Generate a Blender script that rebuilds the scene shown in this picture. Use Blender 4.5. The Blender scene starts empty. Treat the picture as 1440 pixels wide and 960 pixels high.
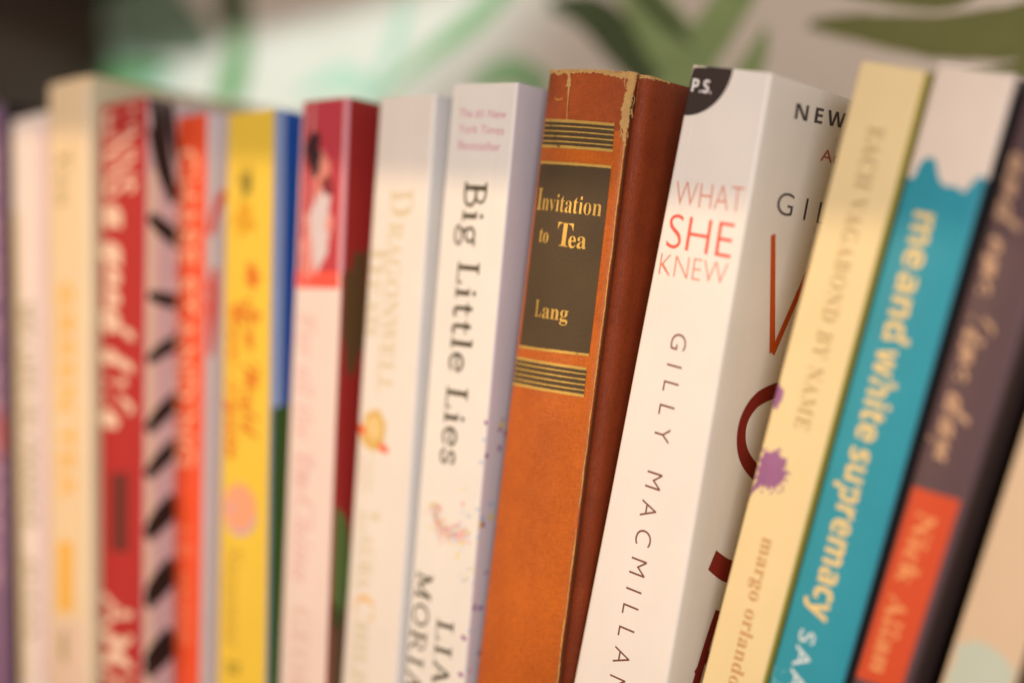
import bpy, math, random
from mathutils import Vector, Matrix, noise
random.seed(7)
scene = bpy.context.scene
COL = scene.collection
R = math.radians
MM = 0.001

# ---------------------------------------------------------------- camera
cam = bpy.data.cameras.new("camera")
cam.sensor_width = 36.0
cam.lens = 50.0
cam.shift_y = 0.0416            # the horizon sits a little below the middle of the picture
cam.clip_start = 0.01
cam.clip_end = 20.0
cam.dof.use_dof = True
cam.dof.focus_distance = 0.405
cam.dof.aperture_fstop = 1.95
cam.dof.aperture_blades = 9
cam_ob = bpy.data.objects.new("camera", cam)
COL.objects.link(cam_ob)
cam_ob.location = (0.0, -0.331, 0.125)
cam_ob.rotation_euler = (R(90), 0, R(40))
scene.camera = cam_ob

# ---------------------------------------------------------------- light
world = bpy.data.worlds.new("World")
scene.world = world
world.use_nodes = True
bg = world.node_tree.nodes["Background"]
bg.inputs["Color"].default_value = (0.94, 0.755, 0.61, 1)
bg.inputs["Strength"].default_value = 0.68

def aim(o, target):
    o.rotation_euler = (Vector(target) - o.location).to_track_quat('-Z', 'Y').to_euler()

def lamp(name, kind, loc, target, color, energy, **kw):
    l = bpy.data.lights.new(name, kind)
    l.color = color
    l.energy = energy
    for k, v in kw.items():
        setattr(l, k, v)
    o = bpy.data.objects.new(name, l)
    COL.objects.link(o)
    o.location = loc
    aim(o, target)
    return o

# warm bulb; the added cone cutting its light is built further down
BULB = (-1.02, -1.36, 0.62)
lamp("warm_bulb", 'POINT', BULB, (0, 0, 0), (1.0, 0.72, 0.42), 49.0, shadow_soft_size=0.0013)
# cool daylight grazing the row from the right
lamp("cool_side_light", 'AREA', (0.70, -1.10, 0.20), (-0.40, 0.0, 0.10), (0.96, 0.94, 0.98), 10.5, size=0.40)
# added cool spot, brightens only the wall above the books; the upper shelf cuts it off
lamp("wall_fill_spot", 'SPOT', (-0.25, -0.95, 0.50), (-0.60, 0.15, 0.52), (0.66, 0.92, 1.0), 54.0,
     shadow_soft_size=0.035, spot_size=R(33), spot_blend=0.35)

scene.view_settings.view_transform = 'Standard'
scene.view_settings.look = 'None'
scene.view_settings.exposure = 0.0
scene.view_settings.gamma = 1.0
scene.view_settings.use_curve_mapping = False
scene.cycles.use_denoising = True
scene.cycles.max_bounces = 8

# ---------------------------------------------------------------- materials
def new_mat(name):
    m = bpy.data.materials.new(name)
    m.use_nodes = True
    return m, m.node_tree.nodes, m.node_tree.links, m.node_tree.nodes["Principled BSDF"]

_print = {}
def paper(name, col, rough=0.45, coat=0.0, mottle=0.06, bump=0.04, scale=900, metallic=0.0, wear=0.0, wearcol=(0.75, 0.68, 0.58)):
    """printed card: an even colour with a faint mottle, fibres in the relief, and small scuffs"""
    if name in _print:
        return _print[name]
    m, N, L, b = new_mat(name)
    tc = N.new("ShaderNodeTexCoord")
    n1 = N.new("ShaderNodeTexNoise"); n1.inputs["Scale"].default_value = 60; n1.inputs["Detail"].default_value = 6
    L.new(tc.outputs["Object"], n1.inputs["Vector"])
    mix = N.new("ShaderNodeMix"); mix.data_type = 'RGBA'
    mix.inputs[6].default_value = tuple(min(1, c * (1 + mottle)) for c in col) + (1,)
    mix.inputs[7].default_value = tuple(c * (1 - mottle) for c in col) + (1,)
    L.new(n1.outputs["Fac"], mix.inputs[0])
    out = mix.outputs[2]
    if wear > 0:
        n3 = N.new("ShaderNodeTexNoise"); n3.inputs["Scale"].default_value = 240; n3.inputs["Detail"].default_value = 8
        n3.inputs["Roughness"].default_value = 0.75
        L.new(tc.outputs["Object"], n3.inputs["Vector"])
        rp = N.new("ShaderNodeMapRange")
        rp.inputs[1].default_value = 0.70 - wear * 0.1; rp.inputs[2].default_value = 0.76 - wear * 0.1
        L.new(n3.outputs["Fac"], rp.inputs[0])
        mx = N.new("ShaderNodeMix"); mx.data_type = 'RGBA'
        mx.inputs[7].default_value = wearcol + (1,)
        L.new(rp.outputs[0], mx.inputs[0]); L.new(out, mx.inputs[6])
        out = mx.outputs[2]
    L.new(out, b.inputs["Base Color"])
    n2 = N.new("ShaderNodeTexNoise"); n2.inputs["Scale"].default_value = scale; n2.inputs["Detail"].default_value = 4
    L.new(tc.outputs["Object"], n2.inputs["Vector"])
    bp = N.new("ShaderNodeBump"); bp.inputs["Strength"].default_value = bump; bp.inputs["Distance"].default_value = 0.0004
    L.new(n2.outputs["Fac"], bp.inputs["Height"]); L.new(bp.outputs["Normal"], b.inputs["Normal"])
    b.inputs["Roughness"].default_value = rough
    b.inputs["Coat Weight"].default_value = coat
    b.inputs["Coat Roughness"].default_value = 0.18
    b.inputs["Metallic"].default_value = metallic
    b.inputs["Specular IOR Level"].default_value = 0.2
    _print[name] = m
    return m

def leather_cloth(name, c0, c1):
    m, N, L, b = new_mat(name)
    tc = N.new("ShaderNodeTexCoord")
    mp = N.new("ShaderNodeMapping"); mp.inputs["Scale"].default_value = (1, 1, 1)
    L.new(tc.outputs["Object"], mp.inputs["Vector"])
    big = N.new("ShaderNodeTexNoise"); big.inputs["Scale"].default_value = 42; big.inputs["Detail"].default_value = 7; big.inputs["Roughness"].default_value = 0.62
    L.new(mp.outputs["Vector"], big.inputs["Vector"])
    cr = N.new("ShaderNodeValToRGB")
    cr.color_ramp.elements[0].position = 0.28; cr.color_ramp.elements[0].color = c0
    cr.color_ramp.elements[1].position = 0.72; cr.color_ramp.elements[1].color = c1
    L.new(big.outputs["Fac"], cr.inputs["Fac"])
    # streaks along the height, as rubbed cloth has
    mp2 = N.new("ShaderNodeMapping"); mp2.inputs["Scale"].default_value = (2200, 2200, 500)
    L.new(tc.outputs["Object"], mp2.inputs["Vector"])
    st = N.new("ShaderNodeTexNoise"); st.inputs["Scale"].default_value = 1.0; st.inputs["Detail"].default_value = 3
    L.new(mp2.outputs["Vector"], st.inputs["Vector"])
    mp3 = N.new("ShaderNodeMapping"); mp3.inputs["Scale"].default_value = (500, 500, 2600)
    L.new(tc.outputs["Object"], mp3.inputs["Vector"])
    st2 = N.new("ShaderNodeTexNoise"); st2.inputs["Scale"].default_value = 1.0; st2.inputs["Detail"].default_value = 3
    L.new(mp3.outputs["Vector"], st2.inputs["Vector"])
    ad = N.new("ShaderNodeMath"); ad.operation = 'ADD'
    L.new(st.outputs["Fac"], ad.inputs[0]); L.new(st2.outputs["Fac"], ad.inputs[1])
    mr = N.new("ShaderNodeMapRange"); mr.inputs[1].default_value = 0.7; mr.inputs[2].default_value = 1.3
    mr.inputs[3].default_value = 0.84; mr.inputs[4].default_value = 1.14
    L.new(ad.outputs[0], mr.inputs[0])
    mul = N.new("ShaderNodeMix"); mul.data_type = 'RGBA'; mul.blend_type = 'MULTIPLY'; mul.inputs[0].default_value = 1
    L.new(cr.outputs["Color"], mul.inputs[6]); L.new(mr.outputs[0], mul.inputs[7])
    # a few pale rubbed spots
    sp = N.new("ShaderNodeTexNoise"); sp.inputs["Scale"].default_value = 330; sp.inputs["Detail"].default_value = 6; sp.inputs["Roughness"].default_value = 0.8
    L.new(tc.outputs["Object"], sp.inputs["Vector"])
    r3 = N.new("ShaderNodeMapRange"); r3.inputs[1].default_value = 0.70; r3.inputs[2].default_value = 0.80; r3.inputs[4].default_value = 0.6
    L.new(sp.outputs["Fac"], r3.inputs[0])
    mx = N.new("ShaderNodeMix"); mx.data_type = 'RGBA'; mx.inputs[7].default_value = (0.70, 0.33, 0.13, 1)
    L.new(r3.outputs[0], mx.inputs[0]); L.new(mul.outputs[2], mx.inputs[6])
    L.new(mx.outputs[2], b.inputs["Base Color"])
    bp = N.new("ShaderNodeBump"); bp.inputs["Strength"].default_value = 0.45; bp.inputs["Distance"].default_value = 0.0003
    L.new(ad.outputs[0], bp.inputs["Height"])
    L.new(bp.outputs["Normal"], b.inputs["Normal"])
    b.inputs["Roughness"].default_value = 0.36
    b.inputs["Specular IOR Level"].default_value = 0.26
    return m

def pages_mat():
    m, N, L, b = new_mat("cream page edges")
    tc = N.new("ShaderNodeTexCoord")
    mp = N.new("ShaderNodeMapping"); mp.inputs["Scale"].default_value = (4200, 12, 12)
    L.new(tc.outputs["Object"], mp.inputs["Vector"])
    n = N.new("ShaderNodeTexNoise"); n.inputs["Scale"].default_value = 1; n.inputs["Detail"].default_value = 2
    L.new(mp.outputs["Vector"], n.inputs["Vector"])
    cr = N.new("ShaderNodeValToRGB")
    cr.color_ramp.elements[0].position = 0.35; cr.color_ramp.elements[0].color = (0.45, 0.36, 0.24, 1)
    cr.color_ramp.elements[1].position = 0.65; cr.color_ramp.elements[1].color = (0.74, 0.64, 0.47, 1)
    L.new(n.outputs["Fac"], cr.inputs["Fac"]); L.new(cr.outputs["Color"], b.inputs["Base Color"])
    bp = N.new("ShaderNodeBump"); bp.inputs["Strength"].default_value = 0.5; bp.inputs["Distance"].default_value = 0.0002
    L.new(n.outputs["Fac"], bp.inputs["Height"]); L.new(bp.outputs["Normal"], b.inputs["Normal"])
    b.inputs["Roughness"].default_value = 0.9
    return m

def wood_mat(name, c1, c2):
    m, N, L, b = new_mat(name)
    tc = N.new("ShaderNodeTexCoord")
    mp = N.new("ShaderNodeMapping"); mp.inputs["Scale"].default_value = (3, 40, 40)
    L.new(tc.outputs["Object"], mp.inputs["Vector"])
    n = N.new("ShaderNodeTexNoise"); n.inputs["Scale"].default_value = 2; n.inputs["Detail"].default_value = 8; n.inputs["Distortion"].default_value = 0.6
    L.new(mp.outputs["Vector"], n.inputs["Vector"])
    cr = N.new("ShaderNodeValToRGB")
    cr.color_ramp.elements[0].position = 0.3; cr.color_ramp.elements[0].color = c1 + (1,)
    cr.color_ramp.elements[1].position = 0.7; cr.color_ramp.elements[1].color = c2 + (1,)
    L.new(n.outputs["Fac"], cr.inputs["Fac"]); L.new(cr.outputs["Color"], b.inputs["Base Color"])
    bp = N.new("ShaderNodeBump"); bp.inputs["Strength"].default_value = 0.2; bp.inputs["Distance"].default_value = 0.001
    L.new(n.outputs["Fac"], bp.inputs["Height"]); L.new(bp.outputs["Normal"], b.inputs["Normal"])
    b.inputs["Roughness"].default_value = 0.5
    return m

PAGES = pages_mat()
CARD = paper("card edge", (0.70, 0.60, 0.48), rough=0.8)

# ---------------------------------------------------------------- object helpers
def link(name, verts, faces, mat, parent=None, mats=None, fmat=None, smooth=False):
    me = bpy.data.meshes.new(name)
    me.from_pydata([tuple(v) for v in verts], [], faces)
    for mm in (mats or [mat]):
        me.materials.append(mm)
    if fmat:
        for p, i in zip(me.polygons, fmat):
            p.material_index = i
    if smooth is True:
        for p in me.polygons:
            p.use_smooth = True
    elif smooth:
        for p, s in zip(me.polygons, smooth):
            p.use_smooth = s
    me.update()
    o = bpy.data.objects.new(name, me)
    COL.objects.link(o)
    if parent:
        o.parent = parent
    return o

def box(name, x0, x1, y0, y1, z0, z1, mat, parent=None, bev=0.0):
    v = [(x, y, z) for x in (x0, x1) for y in (y0, y1) for z in (z0, z1)]
    f = [(0, 1, 3, 2), (4, 6, 7, 5), (0, 4, 5, 1), (2, 3, 7, 6), (0, 2, 6, 4), (1, 5, 7, 3)]
    o = link(name, v, f, mat, parent)
    if bev:
        md = o.modifiers.new("bevel", 'BEVEL'); md.width = bev; md.segments = 3
    return o

class Book:
    """A book standing on the shelf. s runs round the outside of the case: 0..w over the spine,
    below 0 along the left board, above w along the right board; z runs up. All in millimetres."""
    def __init__(self, name, label, x, y, zr, lean, h, wb, wt, mat, depth=132, bulge=0.25, rad=0.9,
                 thick=0.45, hinge=False, ragged=0.0, edge=None, right=None, left=None, wave=0.15, creases=(), group='books standing in a row on the shelf'):
        self.h, self.wb, self.wt, self.depth, self.b, self.r = h, wb, wt, depth, bulge, rad
        self.w = wt
        self.hinge, self.wave, self.ragged = hinge, wave, ragged
        self.creases = creases
        self.seed = random.random() * 50
        root = bpy.data.objects.new(name, None)
        root.empty_display_size = 0.02
        COL.objects.link(root)
        root.location = (x * MM, y * MM, zr * MM)
        root.rotation_euler = (0, R(lean), 0)
        root['label'] = label; root['category'] = 'book'; root['group'] = group
        self.root = root
        self.off = 0.14 if bulge > 1 else 0.07
        self.case(mat, thick, edge or CARD, right, left)
        self.block(thick)

    def width(self, z):
        return self.wb + (self.wt - self.wb) * max(0, min(1, z / self.h))

    def prof(self, s, z):
        w, W, r = self.w, self.width(z), self.r
        wob = self.wave * noise.noise(Vector((self.seed, z * 0.018, 0)))
        def base(s):
            if s <= 0: return (0.0, -s)
            if s >= w: return (W, s - w)
            t = s / w
            return (W * t, -self.b * 4 * t * (1 - t))
        def corner(p0, pc, p1, t):
            return tuple((1 - t) ** 2 * a + 2 * t * (1 - t) * c + t * t * d for a, c, d in zip(p0, pc, p1))
        if -r < s < r:
            x, y = corner(base(-r), (0, 0), base(r), (s + r) / (2 * r))
        elif w - r < s < w + r:
            x, y = corner(base(w - r), (W, 0), base(w + r), (s - w + r) / (2 * r))
        else:
            x, y = base(s)
        if self.hinge:
            d = (s - w) if s > w else (-s if s < 0 else 0)
            g = -1.5 * math.exp(-((d - 4.2) / 1.9) ** 2) + (0.9 / (1 + math.exp(-(d - 7) / 0.8)) if d > 0.01 else 0)
            if s > w: x += g
            elif s < 0: x -= g
        for cs, cd, cw in self.creases:
            y += cd * math.exp(-((s - cs - 0.25 * noise.noise(Vector((z * 0.06, cs, 0)))) / cw) ** 2)
        return x, y + wob

    def surf(self, s, z, off=0.0):
        x, y = self.prof(s, z)
        if off:
            x0, y0 = self.prof(s - 0.15, z); x1, y1 = self.prof(s + 0.15, z)
            tx, ty = x1 - x0, y1 - y0
            l = math.hypot(tx, ty) or 1
            x += ty / l * off; y += -tx / l * off
        return Vector((x * MM, y * MM, z * MM))

    def case(self, mat, t, edge, right, left):
        w, D, r, h = self.w, self.depth, self.r, self.h
        S = [-D, -D * .75, -D * .5, -D * .25]
        S += [-14, -10, -8.5, -7.5, -6.5, -5.5, -4.5, -3.5, -2.5, -1.8] if self.hinge else [-8]
        S += [r * (k / 4 - 1) for k in range(9)]
        n = 18 if self.hinge else (60 if self.creases else 10)
        S += [r + (w - 2 * r) * k / n for k in range(1, n)]
        S += [w + r * (k / 4 - 1) for k in range(9)]
        S += [w + d for d in ([1.8, 2.5, 3.5, 4.5, 5.5, 6.5, 7.5, 8.5, 10, 14] if self.hinge else [8])]
        S += [w + D * .25, w + D * .5, w + D * .75, w + D]
        S = sorted(set(round(s, 4) for s in S))
        nz = 40 if not self.hinge else 70
        Z = [h * k / nz for k in range(nz + 1)]
        V, F, FM, SM = [], [], [], []
        def top(s, z):
            if self.ragged and z > h - 1e-6:
                q = noise.noise(Vector((s * 0.55, self.seed, 0))) + 0.6 * noise.noise(Vector((s * 2.1, self.seed, 3)))
                return z + self.ragged * q
            return z
        def layer(off):
            b0 = len(V)
            for z in Z:
                for s in S:
                    p = self.surf(s, z, off); p.z = top(s, z) * MM; V.append(p)
            return b0
        m = len(S)
        mats = [mat, edge]
        ri = li = 0
        if right: mats.append(right); ri = len(mats) - 1
        if left: mats.append(left); li = len(mats) - 1
        o0 = layer(0.0)
        for k in range(len(Z) - 1):
            for i in range(m - 1):
                a = o0 + k * m + i
                F.append((a, a + 1, a + m + 1, a + m)); SM.append(True)
                mid = (S[i] + S[i + 1]) / 2
                FM.append(ri if mid > w else (li if mid < 0 else 0))
        i0 = layer(-t)
        for k in range(len(Z) - 1):
            for i in range(m - 1):
                a = i0 + k * m + i
                F.append((a, a + m, a + m + 1, a + 1)); SM.append(True); FM.append(1)
        # rims at top, bottom and fore-edges
        def rim(a, b, flip):
            c0 = len(V)
            V.extend([V[i].copy() for i in a]); V.extend([V[i].copy() for i in b])
            q = len(a)
            for i in range(q - 1):
                f = (c0 + i, c0 + i + 1, c0 + q + i + 1, c0 + q + i)
                F.append(f if flip else f[::-1]); SM.append(False); FM.append(1)
        last = (len(Z) - 1) * m
        rim([o0 + last + i for i in range(m)], [i0 + last + i for i in range(m)], True)
        rim([o0 + i for i in range(m)], [i0 + i for i in range(m)], False)
        rim([o0 + k * m for k in range(len(Z))], [i0 + k * m for k in range(len(Z))], True)
        rim([o0 + k * m + m - 1 for k in range(len(Z))], [i0 + k * m + m - 1 for k in range(len(Z))], False)
        self.cover = link("cover", V, F, None, self.root, mats=mats, fmat=FM, smooth=SM)

    def block(self, t):
        g = t + 0.15
        inset = 3.0 if self.hinge else 0.35
        v = []
        for z in (inset, self.h - inset):
            W = self.width(z)
            for x, y in ((g, g + 0.5), (W - g, g + 0.5), (W - g, self.depth - inset), (g, self.depth - inset)):
                v.append((x * MM, y * MM, z * MM))
        f = [(0, 1, 2, 3), (7, 6, 5, 4), (0, 4, 5, 1), (1, 5, 6, 2), (2, 6, 7, 3), (3, 7, 4, 0)]
        link("page_block", v, [q[::-1] for q in f], PAGES, self.root)

    # -- printed things -------------------------------------------------
    def mesh(self, name, pts, faces, mat, off=None):
        o = self.off if off is None else off
        return link(name, [self.surf(s, z, o) for s, z in pts], faces, mat, self.root)

    def quad(self, name, bl, br, tr, tl, mat, nx=10, nz=10, off=None, jag=0.0):
        P, F = [], []
        for j in range(nz + 1):
            v = j / nz
            for i in range(nx + 1):
                u = i / nx
                s = (1 - v) * ((1 - u) * bl[0] + u * br[0]) + v * ((1 - u) * tl[0] + u * tr[0])
                z = (1 - v) * ((1 - u) * bl[1] + u * br[1]) + v * ((1 - u) * tl[1] + u * tr[1])
                if jag and (i in (0, nx) or j in (0, nz)):
                    s += jag * (random.random() - .5); z += jag * (random.random() - .5)
                P.append((s, z))
        for j in range(nz):
            for i in range(nx):
                a = j * (nx + 1) + i
                F.append((a, a + 1, a + nx + 2, a + nx + 1))
        return self.mesh(name, P, F, mat, off)

    def column(self, name, lower, upper, mat, off=None, nz=8):
        """a printed field between two outlines given as lists of (s, z)"""
        P, F, n = [], [], len(lower)
        for (s0, z0), (s1, z1) in zip(lower, upper):
            for k in range(nz + 1):
                P.append((s0 + (s1 - s0) * k / nz, z0 + (z1 - z0) * k / nz))
        for i in range(n - 1):
            for k in range(nz):
                a = i * (nz + 1) + k
                F.append((a, a + nz + 1, a + nz + 2, a + 1))
        return self.mesh(name, P, F, mat, off)

    def blob(self, name, c, rs, rz, mat, rough=0.0, n=36, rings=4, off=None, a0=0, a1=2 * math.pi, freq=1.5, smin=-1e9):
        P, F = [], []
        sd = random.random() * 99
        for k in range(rings + 1):
            for i in range(n + 1):
                a = a0 + (a1 - a0) * i / n
                q = 1 + rough * (noise.noise(Vector((math.cos(a) * freq + sd, math.sin(a) * freq, 0))) * 1.6)
                P.append((max(smin, c[0] + rs * q * k / rings * math.cos(a)), c[1] + rz * q * k / rings * math.sin(a)))
        for k in range(rings):
            for i in range(n):
                a = k * (n + 1) + i
                F.append((a, a + n + 1, a + n + 2, a + 1))
        return self.mesh(name, P, F, mat, off)

    def ribbon(self, name, pts, wid, mat, off=None, seg=8, cross=3, jag=0.0):
        """pts: control points (s, z); wid: width at each point (mm)"""
        P, F = [], []
        C = catmull(pts, seg); Wd = catmull([(a, 0) for a in wid], seg)
        for i, (s, z) in enumerate(C):
            a = C[max(0, i - 1)]; b = C[min(len(C) - 1, i + 1)]
            dx, dz = b[0] - a[0], b[1] - a[1]; l = math.hypot(dx, dz) or 1
            nx, nz = -dz / l, dx / l
            for k in range(cross + 1):
                t = (k / cross - .5) * max(0.02, Wd[i][0])
                if jag and k in (0, cross): t += jag * (random.random() - .5)
                P.append((s + nx * t, max(0.1, min(z + nz * t, self.h + (0.3 if self.hinge else -0.15)))))
        for i in range(len(C) - 1):
            for k in range(cross):
                a = i * (cross + 1) + k
                F.append((a, a + 1, a + cross + 2, a + cross + 1))
        return self.mesh(name, P, F, mat, off)

    def slab_text(self, name, body, p0, p1, cap, mat, gap=0.10, weight=1.0):
        """slab-serif lettering from the stroke alphabet, fitted between p0 and p1"""
        total = sum(SLAB[c][0] + gap for c in body) - gap
        dx, dz = p1[0] - p0[0], p1[1] - p0[1]; Ln = math.hypot(dx, dz)
        ux, uz = dx / Ln, dz / Ln; kx = Ln / total
        V, F, pen, lay = [], [], 0.0, 0
        for c in body:
            adv, strokes = SLAB[c]
            for pts, wd, sm in strokes:
                C = catmull(pts, 5) if sm else (fine_line(pts) if len(pts) == 2 else pts)
                b0 = len(V); lay = (lay + 1) % 7
                closed = C[0] == C[-1] or math.hypot(C[0][0] - C[-1][0], C[0][1] - C[-1][1]) < 1e-6
                for i, (x, y) in enumerate(C):
                    a = C[i - 1] if i else (C[-2] if closed else C[0])
                    e = C[i + 1] if i < len(C) - 1 else (C[1] if closed else C[-1])
                    tx, ty = e[0] - a[0], e[1] - a[1]; l = math.hypot(tx, ty) or 1
                    for k in (-.5, .5):
                        gx = x - ty / l * wd * weight * k; gy = y + tx / l * wd * weight * k
                        S_, Z_ = (pen + gx) * kx, gy * cap
                        V.append(self.surf(p0[0] + ux * S_ - uz * Z_, p0[1] + uz * S_ + ux * Z_, self.off + lay * 0.006))
                for i in range(len(C) - 1):
                    q = b0 + 2 * i
                    F.append((q, q + 2, q + 3, q + 1))
            pen += adv + gap
        return link(name, V, F, mat, self.root)

    def text(self, name, body, p0, p1, cap, mat, style='sans', thin=0.0, space=1.0, off=None, shear=0.0, slant=None, join=None):
        """lettering whose baseline runs from p0 to p1; cap = height of the capitals in mm"""
        tv, tf = glyphs(body, style, thin, space, shear)
        x0 = min(v[0] for v in tv); x1 = max(v[0] for v in tv)
        dx, dz = p1[0] - p0[0], p1[1] - p0[1]; Ln = math.hypot(dx, dz)
        ux, uz = dx / Ln, dz / Ln
        nx, nz = (-uz, ux) if slant is None else slant
        sx = Ln / (x1 - x0); sy = cap / capheight(style)
        P = [(p0[0] + ux * (v[0] - x0) * sx + nx * v[1] * sy, p0[1] + uz * (v[0] - x0) * sx + nz * v[1] * sy) for v in tv]
        return self.mesh(name, P, tf, mat, off)

def fine_line(p, n=10):
    (x0, y0), (x1, y1) = p
    return [(x0 + (x1 - x0) * k / n, y0 + (y1 - y0) * k / n) for k in range(n + 1)]

def ring(cx, cy, rx, ry, n=22):
    return [(cx + rx * math.cos(2 * math.pi * k / n), cy + ry * math.sin(2 * math.pi * k / n)) for k in range(n + 1)]

# an upright slab-serif alphabet drawn as strokes: (points, width, smooth); capitals are 1 high
ST, TH, SB = 0.125, 0.075, 0.062
def _st(x, y0=0.0, y1=1.0, w=ST): return ([(x, y0), (x, y1)], w, 0)
def _sl(x0, x1, y): return ([(x0, y), (x1, y)], SB, 0)
SLAB = {
 'B': (0.72, [_st(.17), ([(0, .97), (.36, .97), (.55, .88), (.56, .65), (.38, .53), (.17, .53)], TH, 1), ([(.17, .53), (.42, .53), (.64, .42), (.65, .16), (.44, .03), (0, .03)], .09, 1)]),
 'i': (0.34, [_st(.17, 0, .66), _sl(0, .34, .03), _sl(.02, .17, .63), (ring(.16, .88, .035, .035, 8), .08, 0)]),
 'g': (0.60, [(ring(.27, .42, .20, .20), .085, 0), ([(.40, .57), (.48, .65), (.60, .62)], .07, 1), ([(.17, .25), (.10, .14), (.22, .06), (.44, .03), (.56, -.09), (.44, -.25), (.18, -.27), (.02, -.16), (.12, -.03), (.24, .04)], .075, 1)]),
 'L': (0.64, [_st(.17), _sl(0, .34, .97), _sl(0, .64, .03), ([(.61, .0), (.61, .25)], .06, 0)]),
 't': (0.42, [([(.18, .86), (.18, .2), (.22, .05), (.33, .03), (.42, .09)], .11, 1), _sl(0, .40, .62)]),
 'l': (0.34, [_st(.17), _sl(0, .34, .03), _sl(.02, .17, .97)]),
 'e': (0.56, [([(.06, .36), (.50, .36), (.47, .55), (.29, .64), (.12, .55), (.05, .33), (.13, .10), (.31, .02), (.53, .13)], .085, 1)]),
 's': (0.46, [([(.41, .48), (.36, .61), (.23, .64), (.09, .55), (.12, .41), (.26, .33), (.40, .23), (.38, .08), (.22, .01), (.08, .07), (.05, .20)], .085, 1)]),
 'M': (0.92, [_st(.14, w=TH), _st(.76), ([(.14, .98), (.45, .12)], ST, 0), ([(.45, .12), (.76, .98)], TH, 0), _sl(0, .28, .03), _sl(.62, .92, .03), _sl(0, .16, .97), _sl(.76, .92, .97)]),
 'O': (0.80, [(ring(.40, .50, .33, .47), .10, 0)]),
 'R': (0.78, [_st(.17), ([(0, .97), (.38, .97), (.58, .86), (.58, .62), (.40, .50), (.17, .50)], TH, 1), ([(.38, .50), (.64, .03)], .11, 0), _sl(0, .32, .03), _sl(.58, .78, .03)]),
 'I': (0.34, [_st(.17), _sl(0, .34, .03), _sl(0, .34, .97)]),
 'A': (0.80, [([(.12, 0), (.38, .98)], TH, 0), ([(.38, .98), (.66, 0)], ST, 0), ([(.2, .33), (.56, .33)], SB, 0), _sl(0, .26, .03), _sl(.52, .80, .03)]),
 'N': (0.84, [_st(.14, w=TH), _st(.70, w=TH), ([(.14, .97), (.70, .03)], ST, 0), _sl(0, .28, .03), _sl(0, .14, .97), _sl(.56, .84, .97)]),
 'E': (0.66, [_st(.17), _sl(0, .62, .97), _sl(0, .64, .03), ([(.17, .51), (.46, .51)], SB, 0), ([(.60, 1), (.60, .78)], .055, 0), ([(.62, 0), (.62, .24)], .055, 0)]),
 'T': (0.70, [_st(.35), _sl(.03, .67, .97), _sl(.2, .5, .03), ([(.05, 1), (.05, .77)], .055, 0), ([(.65, 1), (.65, .77)], .055, 0)]),
 'Y': (0.78, [_st(.38, 0, .48), ([(.14, .97), (.38, .46)], ST, 0), ([(.63, .97), (.38, .46)], TH, 0), _sl(0, .27, .97), _sl(.5, .78, .97), _sl(.24, .52, .03)]),
 ' ': (0.26, []),
}

def catmull(p, seg):
    p = [tuple(q) for q in p]
    if len(p) < 3:
        return [tuple(a + (b - a) * k / seg for a, b in zip(p[0], p[1])) for k in range(seg + 1)]
    e = [p[0]] + p + [p[-1]]
    out = []
    for i in range(1, len(e) - 2):
        for k in range(seg):
            t = k / seg
            out.append(tuple(0.5 * (2 * b + (c - a) * t + (2 * a - 5 * b + 4 * c - d) * t * t + (3 * b - a - 3 * c + d) * t ** 3)
                             for a, b, c, d in zip(e[i - 1], e[i], e[i + 1], e[i + 2])))
    out.append(p[-1])
    return out

MATHSETS = {'serif': (0x1D400, 0x1D41A), 'italic': (0x1D468, 0x1D482), 'script': (0x1D4D0, 0x1D4EA), 'bold': (0x1D5D4, 0x1D5EE)}
def glyphs(body, style, thin=0.0, space=1.0, shear=0.0):
    if style in MATHSETS:
        U, Lw = MATHSETS[style]
        body = ''.join(chr(U + ord(c) - 65) if 'A' <= c <= 'Z' else chr(Lw + ord(c) - 97) if 'a' <= c <= 'z' else c for c in body)
    cu = bpy.data.curves.new("lettering", 'FONT')
    cu.body = body; cu.offset = thin; cu.space_character = space; cu.resolution_u = 4; cu.shear = shear
    ob = bpy.data.objects.new("lettering_source", cu)
    COL.objects.link(ob)
    bpy.context.view_layer.update()
    ev = ob.evaluated_get(bpy.context.evaluated_depsgraph_get())
    me = ev.to_mesh()
    V = [(v.co.x, v.co.y) for v in me.vertices]
    F = [tuple(p.vertices) for p in me.polygons]
    ev.to_mesh_clear()
    bpy.data.objects.remove(ob); bpy.data.curves.remove(cu)
    return V, F
_cap = {}
def capheight(style):
    if style not in _cap:
        V, _ = glyphs("I", style)
        _cap[style] = max(v[1] for v in V)
    return _cap[style]

# ---------------------------------------------------------------- the setting
shelf_m = wood_mat("dark stained wood", (0.030, 0.016, 0.010), (0.055, 0.030, 0.018))
shelf = box("shelf", -0.90, 0.25, -0.10, 0.148, -0.022, 0.0, shelf_m, bev=0.001)
shelf['kind'] = 'structure'
side = box("shelf_side", -0.732, -0.710, -0.06, 0.148, 0.0005, 0.3495, shelf_m, bev=0.001)
side['kind'] = 'structure'
upper = box("upper_shelf", -0.90, 0.25, -0.10, 0.148, 0.350, 0.372, shelf_m, bev=0.001)
upper['kind'] = 'structure'

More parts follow.
